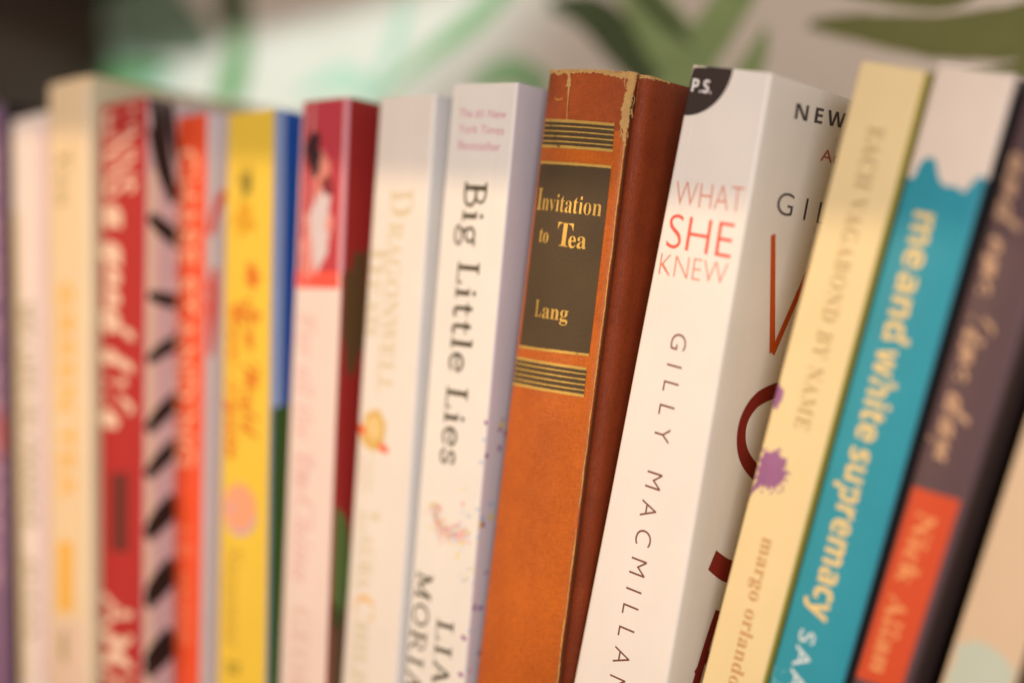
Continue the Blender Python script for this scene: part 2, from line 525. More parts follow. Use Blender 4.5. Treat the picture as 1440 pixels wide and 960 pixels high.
def wallpaper_mat():
    m, N, L, b = new_mat("white wallpaper")
    tc = N.new("ShaderNodeTexCoord")
    n = N.new("ShaderNodeTexNoise"); n.inputs["Scale"].default_value = 12; n.inputs["Detail"].default_value = 5
    L.new(tc.outputs["Object"], n.inputs["Vector"])
    cr = N.new("ShaderNodeValToRGB")
    cr.color_ramp.elements[0].position = 0.35; cr.color_ramp.elements[0].color = (0.72, 0.60, 0.48, 1)
    cr.color_ramp.elements[1].position = 0.65; cr.color_ramp.elements[1].color = (0.78, 0.66, 0.53, 1)
    L.new(n.outputs["Fac"], cr.inputs["Fac"]); L.new(cr.outputs["Color"], b.inputs["Base Color"])
    n2 = N.new("ShaderNodeTexNoise"); n2.inputs["Scale"].default_value = 500
    L.new(tc.outputs["Object"], n2.inputs["Vector"])
    bp = N.new("ShaderNodeBump"); bp.inputs["Strength"].default_value = 0.1; bp.inputs["Distance"].default_value = 0.0005
    L.new(n2.outputs["Fac"], bp.inputs["Height"]); L.new(bp.outputs["Normal"], b.inputs["Normal"])
    b.inputs["Roughness"].default_value = 0.8
    return m
wall = box("wall", -1.6, 1.2, 0.150, 0.170, -0.6, 1.4, wallpaper_mat())
wall['kind'] = 'structure'

def leaf_mat(name, col):
    return paper(name, col, rough=0.8, mottle=0.25)
LG = {'pale': leaf_mat("pale green ink", (0.46, 0.60, 0.42)), 'mid': leaf_mat("mid green ink", (0.30, 0.38, 0.15)),
      'light': leaf_mat("light green ink", (0.30, 0.46, 0.22)),
      'dark': leaf_mat("dark green ink and shade", (0.085, 0.11, 0.045)), 'vivid': leaf_mat("bright green ink", (0.13, 0.30, 0.09)),
      'olive': leaf_mat("olive green ink", (0.21, 0.21, 0.07)), 'shade': leaf_mat("grey green painted shade", (0.20, 0.26, 0.17)), 'mint': leaf_mat("mint ink", (0.34, 0.44, 0.34))}
_li = [0]
def leaf(pts, wid, kind):
    """a brush stroke on the wallpaper: centre line (x, z) and widths in mm"""
    _li[0] += 1
    yy = 0.150 - 0.0002 - 0.00005 * _li[0]
    C = catmull(pts, 10); W = catmull([(a, 0) for a in wid], 10)
    V, F = [], []
    for i, (x, z) in enumerate(C):
        a = C[max(0, i - 1)]; b = C[min(len(C) - 1, i + 1)]
        dx, dz = b[0] - a[0], b[1] - a[1]; l = math.hypot(dx, dz) or 1
        for k in range(5):
            t = (k / 4 - .5) * max(0.3, W[i][0])
            if k in (0, 4): t *= 1 + 0.12 * noise.noise(Vector((i * .5, k, _li[0])))
            V.append(((x - dz / l * t) * MM, yy, (z + dx / l * t) * MM))
    for i in range(len(C) - 1):
        for k in range(4):
            a = i * 5 + k
            F.append((a, a + 1, a + 6, a + 5))
    return link("leaf_or_shade_print", V, F, LG[kind], wall)

# strokes of the leaf pattern and the painted corner shade, (x, z) in mm on the wall
leaf([(-605.4, 267.0), (-597.6, 283.1), (-590.0, 304.5), (-594.7, 339.0)], [8, 22, 16, 20], 'vivid')
leaf([(-732.2, 326.4), (-696.6, 304.6), (-643.5, 292.4)], [8, 30, 6], 'mint')
leaf([(-732.2, 299.1), (-703.6, 300.6), (-653.2, 299.2)], [10, 16, 5], 'vivid')
leaf([(-493.1, 258.7), (-455.4, 277.1), (-426.7, 288.9), (-403.6, 300.8)], [3, 8, 11, 8], 'light')
leaf([(-488.2, 264.9), (-473.9, 289.9), (-466.9, 308.9)], [6, 9, 5], 'pale')
leaf([(-544.3, 270.5), (-513.0, 275.1), (-483.4, 260.8)], [4, 12, 8], 'pale')
leaf([(-426.7, 258.4), (-405.7, 263.4), (-383.5, 252.6)], [8, 13, 10], 'light')
leaf([(-381.6, 289.2), (-360.5, 281.7), (-344.0, 266.5), (-329.7, 249.8), (-324.5, 234.6)], [5, 15, 18, 16, 10], 'dark')
leaf([(-345.8, 296.3), (-324.5, 269.3), (-305.9, 240.8)], [10, 22, 20], 'mid')
leaf([(-278.5, 289.3), (-294.4, 270.0), (-314.2, 247.6), (-324.5, 234.6)], [12, 18, 20, 16], 'mid')
leaf([(-336.8, 288.8), (-321.1, 271.6), (-309.2, 259.7)], [6, 7, 1], 'dark')
leaf([(-276.0, 261.5), (-280.1, 251.2), (-288.0, 238.5)], [2, 9, 14], 'mid')
leaf([(-257.3, 259.8), (-239.9, 256.2), (-204.6, 247.0), (-167.4, 244.0)], [3, 9, 15, 20], 'olive')
leaf([(-245.6, 271.1), (-220.5, 263.3), (-202.0, 259.5), (-186.8, 264.2)], [3, 6, 6, 4], 'olive')
leaf([(-212.4, 228.5), (-186.8, 231.3), (-162.8, 231.4)], [2, 5, 9], 'olive')
leaf([(-597.6, 339.5), (-594.7, 312.7)], [26, 22], 'dark')  # dark copy over the leaf's upper part paints it in shade

leaf([(-747.0, 371.1), (-726.4, 333.8), (-710.6, 304.5)], [34, 40, 10], 'dark')  # wall shade in the corner, painted as a dark stroke
leaf([(-717.8, 365.7), (-662.9, 331.6), (-612.6, 307.2)], [70, 50, 10], 'shade')  # fading wall shade, painted as a grey green stroke


# ---------------------------------------------------------------- added lamp-shaped blocker outside the picture, cuts the warm light
def light_blocker_lamp():
    root = bpy.data.objects.new("light_blocker_lamp", None); COL.objects.link(root)
    root.location = (BULB[0], BULB[1], -0.0)
    root['label'] = 'added unseen cone on a stand that cuts the warm light off the upper spines'
    root['category'] = 'light blocker'
    metal = paper("blocker metal", (0.03, 0.03, 0.03), rough=0.4)
    V, F = [], []
    n = 96
    zb = BULB[2]
    rim = zb - 0.0845
    prof = [(0.30, rim), (0.16, zb + 0.12), (0.05, zb + 0.20), (0.0, zb + 0.205)]
    for r_, z_ in prof:
        for k in range(n):
            a = 2 * math.pi * k / n
            V.append((r_ * math.cos(a), r_ * math.sin(a), z_))
    for j in range(len(prof) - 1):
        for k in range(n):
            F.append((j * n + k, j * n + (k + 1) % n, (j + 1) * n + (k + 1) % n, (j + 1) * n + k))
    link("light_blocker_cone", V, F, metal, root, smooth=True)
    V, F = [], []
    prof = [(0.0, -0.58), (0.14, -0.58), (0.14, -0.56), (0.012, -0.55), (0.012, zb - 0.06), (0.0, zb - 0.06)]
    n = 32
    for r_, z_ in prof:
        for k in range(n):
            a = 2 * math.pi * k / n
            V.append((r_ * math.cos(a), r_ * math.sin(a) - 0.0, z_))
    for j in range(len(prof) - 1):
        for k in range(n):
            F.append((j * n + k, j * n + (k + 1) % n, (j + 1) * n + (k + 1) % n, (j + 1) * n + k))
    link("blocker_stand", V, F, metal, root, smooth=True)
light_blocker_lamp()

# ---------------------------------------------------------------- the books, left to right
INK = paper("black ink", (0.035, 0.028, 0.020), rough=0.5)
GOLD = paper("gold foil", (0.58, 0.36, 0.085), rough=0.35, metallic=0.3, mottle=0.35, wear=0.9, wearcol=(0.17, 0.10, 0.035))
WHITE = (0.80, 0.76, 0.73)

# purple book, mostly cut off by the left edge of the picture
b = Book("paperback_book", "purple paperback cut off at the far left end of the row", -505.46, -44, 0.00, -2.05, 229.7, 20.7, 23.0,
         paper("purple cover", (0.20, 0.11, 0.20)), right=paper("black cover", (0.020, 0.016, 0.014)))
b.blob("cover_emblem", (17.1, 105.7), 3.5, 10, paper("brick red ink", (0.42, 0.07, 0.04)))
b.text("title_lettering", "PURPLE SPRINGS", (8.9, 214.6), (8.8, 49.0), 9, paper("dull pink ink", (0.5, 0.3, 0.36)), 'serif')

# pinkish white book
b = Book("paperback_book", "thin pinkish white book between the purple book and the tall tan one", -482.23, -42, 0.00, -1.61, 224.1, 17.9, 23.1,
         paper("pinkish white cover", (0.76, 0.64, 0.58)), left=paper("olive cover", (0.30, 0.26, 0.12)))
b.quad("spine_stripe", (-0.0, 13.4), (5.0, 13.8), (3.6, 188.9), (-0.5, 189.3), paper("straw ink", (0.62, 0.47, 0.22)), 4, 30)
b.quad("spine_stripe", (18.4, 14.9), (23.1, 15.3), (23.1, 219.4), (19.3, 220.0), paper("rose ink", (0.68, 0.48, 0.50)), 4, 30)
b.text("title_lettering", "MY LIFE IN FRANCE", (5.3, 154.1), (7.1, 72.0), 9, paper("olive grey ink", (0.30, 0.24, 0.12)), 'bold')
b.text("author_lettering", "JULIA", (7.4, 61.4), (7.8, 29.8), 7, paper("olive grey ink", (0.30, 0.24, 0.12)), 'serif')

# tall tan hardback
b = Book("hardback_book", "tall tan hardback with gold lettering, the tallest book at the left end", -464.10, -41, 0.00, -0.25, 234.2, 27.1, 27.1,
         paper("tan jacket", (0.76, 0.57, 0.35)), bulge=0.8, depth=100, right=paper("olive tan jacket", (0.60, 0.54, 0.36)))
b.text("title_lettering", "Tea", (6.4, 209.8), (6.8, 189.0), 9, paper("olive ink", (0.40, 0.31, 0.14)), 'serif')
b.text("title_lettering", "GREEN TEA", (7.1, 161.1), (7.7, 83.7), 10, paper("ochre ink", (0.80, 0.42, 0.05)), 'bold')
b.quad("spine_stripe", (23.2, 18.7), (26.3, 19.1), (26.7, 229.5), (23.6, 229.9), paper("pale edge highlight", (0.74, 0.62, 0.46)), 3, 30)  # pale strip paints an edge highlight into the spine colour
b.quad("spine_panel", (6.6, 42.4), (15.7, 43.3), (15.8, 68.8), (6.7, 68.2), paper("ochre ink", (0.8, 0.5, 0.12)), 6, 10)
b.quad("spine_panel", (-0.0, 7.9), (23.2, 11.1), (23.3, 41.0), (0.1, 38.6), paper("pale pink card", (0.72, 0.52, 0.40)), 8, 8, off=0.05)
b.blob("publisher_mark", (10.7, 30.4), 2.6, 5.5, paper("olive ink", (0.4, 0.31, 0.14)), rough=0.3, off=0.12)

# red book with a black striped front
b = Book("paperback_book", "red paperback with cream script title and black stripes on its white front cover", -438.79, -37, 0.11, 0.24, 223.7, 24.7, 27.4,
         paper("red cover", (0.42, 0.012, 0.010), coat=0.3), right=paper("pink white cover", (0.62, 0.48, 0.50)))
cream = paper("cream ink", (0.80, 0.56, 0.42))
b.text("title_lettering", "LINNS", (3.1, 220.8), (3.2, 191.3), 18, cream, 'sans', thin=0.012)
b.text("title_lettering", "a good life", (3.2, 188.5), (1.9, 109.2), 19, cream, 'script', thin=0.034)
b.quad("publisher_label", (7.7, 65.9), (18.6, 66.7), (18.3, 94.0), (7.5, 93.5), paper("dark red ink", (0.14, 0.02, 0.016)), 6, 8)
b.text("author_lettering", "AMH", (2.2, 51.1), (2.4, 12.4), 19, cream, 'sans', thin=0.014)
blk = paper("black stripe ink", (0.022, 0.016, 0.014))
def cstripe(b_, pts, wid, m=blk, nm="printed_stripe"):
    b_.ribbon(nm, pts, wid, m, cross=3)
b.quad("cover_edge_highlight", (b.w + 0.6, 1), (b.w + 4.2, 1), (b.w + 4.2, b.h - 25), (b.w + 0.6, b.h - 25), paper("cream edge highlight", (0.78, 0.62, 0.48)), 4, 20, off=0.05)  # highlight of the rounded edge, painted as a cream strip
cstripe(b, [(28.8, 225.5), (31.9, 212.5), (35.1, 199.3), (39.4, 188.6)], [7, 8, 7, 4])
cstripe(b, [(35.3, 229.0), (37.2, 216.9), (40.4, 202.4)], [4, 4, 2])
for z0, z1, wd in (((28.2, 183.1)[1], (37.1, 175.2)[1], 6), ((28.5, 155.7)[1], (37.4, 153.6)[1], 5), ((28.7, 132.9)[1], (37.6, 140.4)[1], 5), ((29.0, 108.8)[1], (37.8, 120.0)[1], 6), ((29.2, 93.0)[1], (38.0, 103.8)[1], 6), ((29.5, 72.1)[1], (38.2, 83.9)[1], 8), ((29.7, 48.6)[1], (38.5, 61.4)[1], 9), ((30.0, 25.1)[1], (38.8, 36.3)[1], 10)):
    cstripe(b, [(b.w + 1.2, z0), (b.w + 7, (z0 + z1) / 2), (b.w + 14, z1)], [wd * .6, wd, wd])

# orange book
b = Book("paperback_book", "narrow orange paperback with pale capitals, next to the yellow one", -413.76, -24, 0.12, 0.47, 218.1, 14.9, 17.9,
         paper("orange cover", (0.80, 0.085, 0.025), coat=0.2), right=paper("lavender white cover", (0.66, 0.60, 0.68)))
pale = paper("pale orange ink", (0.90, 0.46, 0.28))
b.text("title_lettering", "CHASE STANDING", (0.9, 206.8), (1.1, 96.1), 11.5, pale, 'sans', thin=0.016)
b.text("author_lettering", "LE WISE", (2.7, 75.0), (2.2, 33.7), 9.5, paper("salmon ink", (0.84, 0.22, 0.10)), 'sans')
cstripe(b, [(19.8, 176.5), (22.4, 186.6), (25.7, 191.8)], [3, 3, 3], paper("scarlet ink", (0.75, 0.08, 0.05)), "printed_flourish")
cstripe(b, [(18.5, 164.2), (20.9, 152.1), (20.6, 134.9)], [9, 5, 2], paper("scarlet ink", (0.75, 0.08, 0.05)), "printed_flourish")

# yellow book
b = Book("paperback_book", "yellow paperback with orange title and a blue and green front cover", -396.62, -18.5, 0.76, 1.70, 217.0, 25.7, 24.6,
         paper("yellow cover", (0.80, 0.54, 0.05), coat=0.15), creases=((6, .15, .6), (18, .12, .6)), right=paper("deep blue cover", (0.02, 0.10, 0.42)))
b.blob("sprig_emblem", (10.9, 191.9), 4.0, 3.5, paper("umber ink", (0.30, 0.22, 0.03)), rough=0.9, freq=4)
for a_, q_ in ((-.6, 7), (-.2, 9), (.3, 9), (.8, 7)):
    c0 = (10.2, 190.5)
    b.ribbon("sprig_leaf", [c0, (c0[0] + math.sin(a_) * q_ * .5, c0[1] + q_ * .6), (c0[0] + math.sin(a_) * q_, c0[1] + q_)], [0.5, 1.0, 0.3], paper("umber ink", (0.3, 0.22, 0.03)), off=0.1)
b.blob("sun_emblem", (10.5, 179.8), 5, 5, paper("deep yellow ink", (0.70, 0.36, 0.02)), rough=0.4)
ora = paper("red orange ink", (0.68, 0.14, 0.012))
b.blob("flower_emblem", (15.1, 161.4), 3.2, 4.6, ora, rough=0.8, freq=3)
b.text("title_lettering", "New World", (12.0, 153.7), (11.0, 106.4), 8, ora, 'script', thin=0.02)
b.text("title_lettering", "Come Again", (3.8, 152.5), (2.7, 98.6), 8, ora, 'script', thin=0.02)
b.blob("round_emblem", (10.6, 80.4), 8.2, 7.4, paper("lavender ink", (0.50, 0.36, 0.52)))
b.blob("round_emblem", (10.2, 82.5), 8.6, 8.2, paper("peach ink", (0.82, 0.36, 0.20)), off=0.12)
b.text("author_lettering", "Suzanne", (4.2, 69.3), (3.7, 34.7), 8, paper("ochre brown ink", (0.56, 0.34, 0.05)), 'italic')
b.text("author_lettering", "B. Weiss", (5.0, 30.0), (3.9, 1.4), 7, paper("umber ink", (0.3, 0.22, 0.03)), 'serif')
b.quad("cover_band", (b.w + 0.4, 20), (b.w + 5.5, 20), (b.w + 4.6, b.h - .3), (b.w + 0.4, b.h - .3), paper("sky blue ink", (0.34, 0.46, 0.72)), 4, 30)
zg = (24.2, 116.7)[1]
b.column("cover_picture", [(b.w + k, 1) for k in (1, 4, 8, 14, 20)], [(b.w + k, zg + k * .2) for k in (1, 4, 8, 14, 20)], paper("leaf green ink", (0.06, 0.13, 0.03)), off=0.13)

# crimson and pink book
b = Book("paperback_book", "pale pink paperback with a crimson picture of a figure at the head of its spine", -370.11, -14, 1.40, 3.47, 217.7, 23.1, 22.2,
         paper("pale pink cover", (0.80, 0.64, 0.57)), creases=((7, .15, .6), (15, .12, .6)), right=paper("dark crimson cover", (0.34, 0.026, 0.026), coat=0.3), left=paper("dusty rose cover", (0.5, 0.2, 0.2)))
zc, zd = (8.6, 161.7)[1], (8.9, 156.1)[1]
b.quad("spine_picture", (0.2, zd + 5), (b.w - .1, zd + 5), (b.w - .1, b.h - .2), (0.2, b.h - .2), paper("crimson ink", (0.50, 0.035, 0.055), coat=0.3), 10, 16)
b.blob("pictured_robe", (9.6, 173.6), 6.5, 14, paper("salmon picture ink", (0.72, 0.26, 0.22)), rough=0.5, off=0.11, freq=2)
b.blob("pictured_shawl", (11.3, 173.6), 4.2, 13, paper("grey white picture ink", (0.66, 0.55, 0.55)), rough=0.5, off=0.15, freq=2)
b.blob("pictured_face", (11.5, 193.4), 3.8, 7.0, paper("skin picture ink", (0.74, 0.26, 0.20)), rough=0.2, off=0.13)
b.blob("pictured_hair", (7.3, 200.3), 4.0, 6.0, paper("black picture ink", (0.035, 0.012, 0.016)), rough=0.5, off=0.17)
b.blob("pictured_sleeve", (14.5, 189.3), 2.5, 3.5, paper("maroon picture ink", (0.22, 0.02, 0.03)), rough=0.5, off=0.18)
b.quad("spine_band", (0.1, zd), (b.w, zd), (b.w, zc), (0.1, zc), paper("scarlet band ink", (0.82, 0.09, 0.06)), 10, 4, off=0.13)
b.quad("cover_crease", (b.w - 1.2, zd + 5), (b.w + 0.7, zd + 5), (b.w + 0.7, b.h), (b.w - 1.2, b.h), paper("rubbed pink edge", (0.72, 0.30, 0.36)), 8, 16, off=0.12)
pk = paper("faint pink ink", (0.74, 0.47, 0.44))
b.text("title_lettering", "For all the Tea", (2.8, 147.7), (4.2, 88.4), 8, pk, 'italic')
b.text("title_lettering", "in China", (4.5, 100.4), (4.6, 58.6), 9, pk, 'italic')
b.text("author_lettering", "GEORGE", (5.0, 50.3), (5.1, 7.1), 9, paper("faint tan ink", (0.70, 0.50, 0.42)), 'serif', thin=-0.006)
b.blob("cover_picture", (28.2, 153.1), 7, 18, paper("brown cover picture", (0.12, 0.07, 0.03)), rough=0.5, smin=b.w + 1.3, rings=6)
b.blob("cover_picture", (24.0, 64.7), 7, 22, paper("green cover picture", (0.12, 0.20, 0.06)), rough=0.2, smin=b.w + 1.3, rings=6)
b.blob("cover_picture", (24.9, 36.4), 7, 18, paper("umber cover picture", (0.16, 0.09, 0.05)), rough=0.2, smin=b.w + 1.3, rings=6)

# cream book with the teapot
b = Book("paperback_book", "cream paperback with embossed cream lettering and a small orange teapot on its spine", -346.04, -9, 2.39, 5.37, 215.5, 25.5, 24.8,
         paper("cream cover", (0.80, 0.72, 0.64), coat=0.2), rad=1.6, creases=((6, .12, .5), (17, .14, .5)), right=paper("cool white cover", (0.72, 0.71, 0.70), coat=0.2),
         left=paper("gold cream cover", (0.72, 0.46, 0.16)))
fd = paper("straw lettering", (0.66, 0.56, 0.38))
b.text("title_lettering", "D", (8.5, 186.0), (9.0, 177.2), 9.5, fd, 'serif')
b.text("title_lettering", "RAGONWELL", (8.5, 175.8), (7.8, 121.1), 6.8, fd, 'serif')
b.text("title_lettering", "D", (-0.1, 167.4), (0.1, 158.9), 8, fd, 'serif')
b.text("title_lettering", "EAD", (0.2, 157.3), (0.6, 139.4), 5.8, fd, 'serif')
ct = (7.6, 108.9)
b.blob("teapot_emblem", ct, 5.6, 6.2, paper("honey ink", (0.70, 0.46, 0.14)), rough=0.15, off=0.08)
b.blob("teapot_emblem", (ct[0] + .4, ct[1] + 1), 3.2, 3.6, paper("butter ink", (0.80, 0.56, 0.24)), rough=0.15, off=0.12)
b.ribbon("teapot_emblem", [(ct[0] - 4, ct[1] - 1), (ct[0] - 7, ct[1] + .5), (ct[0] - 8.5, ct[1] + 3)], [3, 2.4, 1.6], paper("poppy ink", (0.82, 0.12, 0.03)), off=0.1)
b.ribbon("teapot_emblem", [(ct[0] + 3, ct[1] - 4), (ct[0] + 5.5, ct[1] - 5.5), (ct[0] + 7, ct[1] - 5)], [2, 2.4, 1.4], paper("poppy ink", (0.82, 0.12, 0.03)), off=0.1)
b.text("subtitle_lettering", "A Tea Shop Mystery", (6.5, 100.7), (6.5, 89.2), 2.2, fd, 'sans')
b.text("subtitle_lettering", "bestselling author", (2.6, 100.2), (2.7, 88.6), 2.2, fd, 'sans')
b.text("author_lettering", "L", (4.5, 82.8), (4.7, 76.8), 8, fd, 'serif')
b.text("author_lettering", "AURA", (4.8, 75.9), (4.6, 57.4), 6.2, fd, 'serif')
b.text("author_lettering", "C", (4.4, 55.7), (4.5, 47.7), 8.5, paper("apricot ink", (0.80, 0.52, 0.24)), 'serif')
b.text("author_lettering", "HILDS", (4.6, 46.8), (4.7, 19.7), 6.2, fd, 'serif')

# white book with the black upright title
b = Book("paperback_book", "white paperback titled Big Little Lies in black, left of the old tan book", -320.07, -7, 2.84, 6.43, 215.8, 25.4, 26.4,
         paper("white gloss cover", (0.80, 0.745, 0.68), coat=0.15), creases=((3.2, .08, .6), (19.8, .08, .6)), right=paper("pale grey cover", (0.68, 0.63, 0.66), coat=0.3), rad=1.1)
bk = paper("soft black ink", (0.055, 0.040, 0.014))
b.slab_text("title_lettering", "Big Little Lies", (9.3, 186.1), (8.5, 99.4), 8.8, bk, weight=1.15)
pt = paper("magenta pink ink", (0.68, 0.30, 0.38))
b.text("award_lettering", "The #1 New", (4.1, 205.8), (23.2, 205.2), 2.5, pt, 'sans')
b.text("award_lettering", "York Times", (4.4, 201.0), (22.9, 200.4), 2.5, pt, 'sans')
b.text("award_lettering", "Bestseller", (4.9, 196.0), (22.1, 195.5), 2.5, pt, 'sans')
b.slab_text("author_lettering", "MORIARTY", (2.5, 64.4), (-0.2, 0.7), 7.0, bk, gap=.12, weight=1.05)
b.slab_text("author_lettering", "LIANE", (12.9, 51.4), (12.8, 12.3), 7.0, bk, gap=.12, weight=1.05)
cols = [paper("confetti pink", (0.80, 0.20, 0.28)), paper("confetti yellow", (0.80, 0.62, 0.10)), paper("confetti blue", (0.45, 0.55, 0.70)), paper("confetti rose", (0.80, 0.42, 0.42)), paper("confetti purple", (0.30, 0.10, 0.28))]
pc = (14.4, 80.8)
for k in range(260):
    t_ = random.random()
    a_ = math.pi * (0.95 + 0.85 * t_)
    rr = random.gauss(1, .2)
    b.blob("confetti_speck", (pc[0] + 7.5 * rr * math.cos(a_) + 1, pc[1] + 4.5 + 7.5 * rr * math.sin(a_)), random.uniform(.15, .55), random.uniform(.15, .5), cols[random.choice([0, 0, 3, 3, 1, 1, 2])], rough=0.5, n=8, rings=1)
for k in range(26):
    b.blob("confetti_speck", (pc[0] + random.gauss(8, 3), pc[1] + random.gauss(-3, 12)), random.uniform(.2, .7), random.uniform(.2, .7), cols[random.choice([1, 2, 2, 3])], rough=0.5, n=8, rings=1)
for k in range(26):
    b.blob("confetti_speck", (b.w + random.uniform(-2, 9), random.uniform(35, 118)), random.uniform(.5, 1.3), random.uniform(.4, 1.1), cols[random.choice([4, 4, 1, 4, 2, 0])], rough=0.5, n=8, rings=1)

# the old tan hardback in the middle
CL = leather_cloth("sunned tan book cloth", (0.40, 0.080, 0.008, 1), (0.58, 0.135, 0.010, 1))
CLB = leather_cloth("red brown book cloth", (0.20, 0.036, 0.012, 1), (0.32, 0.060, 0.017, 1))  # boards darker and redder than the spine cloth
FRAY = paper("frayed cloth", (0.56, 0.33, 0.12), rough=0.9, mottle=0.35, bump=0.5, scale=1500)
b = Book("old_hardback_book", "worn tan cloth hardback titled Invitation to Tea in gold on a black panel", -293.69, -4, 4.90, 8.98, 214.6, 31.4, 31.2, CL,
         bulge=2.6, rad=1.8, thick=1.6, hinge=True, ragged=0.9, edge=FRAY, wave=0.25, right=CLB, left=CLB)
PAN = paper("black stamped panel", (0.080, 0.050, 0.024), rough=0.55, mottle=0.25, bump=0.3, wear=0.25, wearcol=(0.24, 0.13, 0.05))
def bars(tl, tr, br, bl, n):
    b.quad("stamped_band", bl, br, tr, tl, PAN, 14, 4, off=0.10)
    for k in range(n + 1):
        v = k / n
        l = (tl[0] + (bl[0] - tl[0]) * v, tl[1] + (bl[1] - tl[1]) * v)
        r_ = (tr[0] + (br[0] - tr[0]) * v, tr[1] + (br[1] - tr[1]) * v)
        hw = 0.42 if k in (0, n) else 0.20
        b.quad("gilt_line", (l[0], l[1] - hw), (r_[0], r_[1] - hw), (r_[0], r_[1] + hw), (l[0], l[1] + hw), GOLD, 40, 1, off=0.16, jag=0.10)
bars((1.7, 200.2), (27.3, 199.8), (27.7, 192.6), (1.3, 192.7), 5)
bars((1.3, 129.8), (28.0, 130.4), (28.2, 122.7), (1.1, 122.0), 5)
ptl, ptr, pbr, pbl = (1.8, 187.9), (27.9, 188.0), (28.2, 134.5), (2.1, 133.3)
b.quad("title_panel", pbl, pbr, ptr, ptl, PAN, 14, 20, off=0.10)
for l, r_ in ((ptl, ptr), (pbl, pbr)):
    b.quad("gilt_line", (l[0], l[1] - .4), (r_[0], r_[1] - .4), (r_[0], r_[1] + .4), (l[0], l[1] + .4), GOLD, 40, 1, off=0.17, jag=0.12)
b.text("title_lettering", "I", (2.5, 174.1), (4.5, 174.1), 6.3, GOLD, 'serif')
b.text("title_lettering", "nvitation", (4.9, 174.1), (26.6, 173.9), 5.0, GOLD, 'serif', thin=-0.009)
b.text("title_lettering", "to", (5.2, 164.8), (9.2, 164.7), 4.3, GOLD, 'serif')
b.text("title_lettering", "T", (12.5, 164.3), (18.2, 164.2), 6.9, GOLD, 'serif', thin=-0.004)
b.text("title_lettering", "ea", (17.1, 164.1), (23.1, 164.3), 4.9, GOLD, 'serif')
b.text("author_lettering", "L", (7.4, 143.0), (10.1, 143.1), 4.9, GOLD, 'serif')
b.text("author_lettering", "ang", (10.5, 142.9), (20.1, 143.1), 4.4, GOLD, 'serif')
SOIL_SHADE = leather_cloth("soiled and shaded book cloth", (0.20, 0.036, 0.010, 1), (0.42, 0.082, 0.014, 1))
b.quad("soiled_shaded_head", (0.3, b.h - 15.5), (b.w - 1.0, b.h - 16.5), (b.w - 1.0, b.h - .4), (0.3, b.h - .4), SOIL_SHADE, 24, 14, off=0.05, jag=0.5)  # darker head: soiling, with some shade put into the colour
# frayed head of the spine, split joint and crease
w_, h_ = b.w, b.h
b.ribbon("frayed_edge", [(0.8, h_ - .6), (3, h_ + .1), (5, h_ - .9), (8, h_ - .2), (16, h_ - .1), (w_ - 9, h_ - .3), (w_ - 4, h_ - 1.0), (w_ - 1, h_ - .5)],
         [1.5, 1.5, .9, 1.6, 1.1, .9, 1.7, 2.2], FRAY, off=0.2, seg=14, jag=0.7)
b.ribbon("frayed_edge", [(w_ + 3.5, h_ - .4), (w_ + 8, h_ - .1), (w_ + 16, h_ - .2)], [1.2, .8, .5], FRAY, off=0.2, seg=10, jag=0.4)
b.ribbon("split_joint", [(w_ - .4, h_ + .2), (w_ - .6, h_ - 5), (w_ - 1.0, h_ - 9), (w_ - 1.1, h_ - 14), (w_ - .6, h_ - 17), (w_ - .3, h_ - 21)],
         [3.0, 2.3, 2.7, 2.3, 1.1, 0.4], FRAY, off=0.22, seg=12, jag=0.8)
b.ribbon("split_joint", [(w_ + 2.2, h_ - 2), (w_ + 2.6, h_ - 6), (w_ + 3.0, h_ - 10)], [1.0, 1.9, 0.5], paper("torn orange cloth", (0.60, 0.26, 0.06)), off=0.45, seg=10, jag=0.4)
b.ribbon("split_joint", [(w_ + 0.9, h_ - 6), (w_ + 0.7, h_ - 11), (w_ + 0.5, h_ - 13)], [0.8, 1.6, 0.5], paper("torn hollow", (0.06, 0.025, 0.012)), off=0.3, seg=8, jag=0.4)
JP = [(w_ - .3 + .35 * noise.noise(Vector((k * .9, 2, 0))), h_ - 19 - k * 6.2) for k in range(int((h_ - 22) / 6.2))]
OCH = paper("rubbed joint", (0.60, 0.32, 0.07), rough=0.7, mottle=0.4)
for k in range(0, len(JP) - 3, 3):
    seg = JP[k:k + 4] if random.random() < .75 else JP[k:k + 3]
    b.ribbon("joint_crack", seg, [max(.16, 0.36 + .3 * noise.noise(Vector(((k + q) * 1.3, 7, 0)))) for q in range(len(seg))], OCH, off=0.16, seg=8, jag=0.22)
JP2 = [(w_ + 1.0 + .3 * noise.noise(Vector((k * .7, 5, 0))), h_ - 12 - k * 6.2) for k in range(int((h_ - 16) / 6.2))]
b.ribbon("joint_crack", JP2, [1.1] * len(JP2), paper("dark joint", (0.10, 0.028, 0.010)), off=0.12, seg=6, jag=0.3)
b.ribbon("spine_crease", [(9.0, 215.2), (9.9, 212.4), (10.1, 209.9)], [1.5, 1.1, 2.2], FRAY, off=0.2, seg=10, jag=0.5)
b.ribbon("spine_crease", [(10.2, 210.7), (10.6, 204.6), (11.1, 200.1)], [0.9, 0.3, 0.4], FRAY, off=0.18, seg=10, jag=0.15)
b.ribbon("spine_crease", [(4.7, 206.7), (6.4, 206.1), (8.5, 206.6)], [0.3, 0.5, 0.3], paper("torn orange cloth", (0.6, 0.26, 0.06)), off=0.18, seg=6, jag=0.15)
b.ribbon("frayed_edge", [(21.9, 215.0), (22.6, 213.8), (23.4, 214.8)], [1.0, 1.2, 0.8], FRAY, off=0.25, seg=8, jag=0.4)

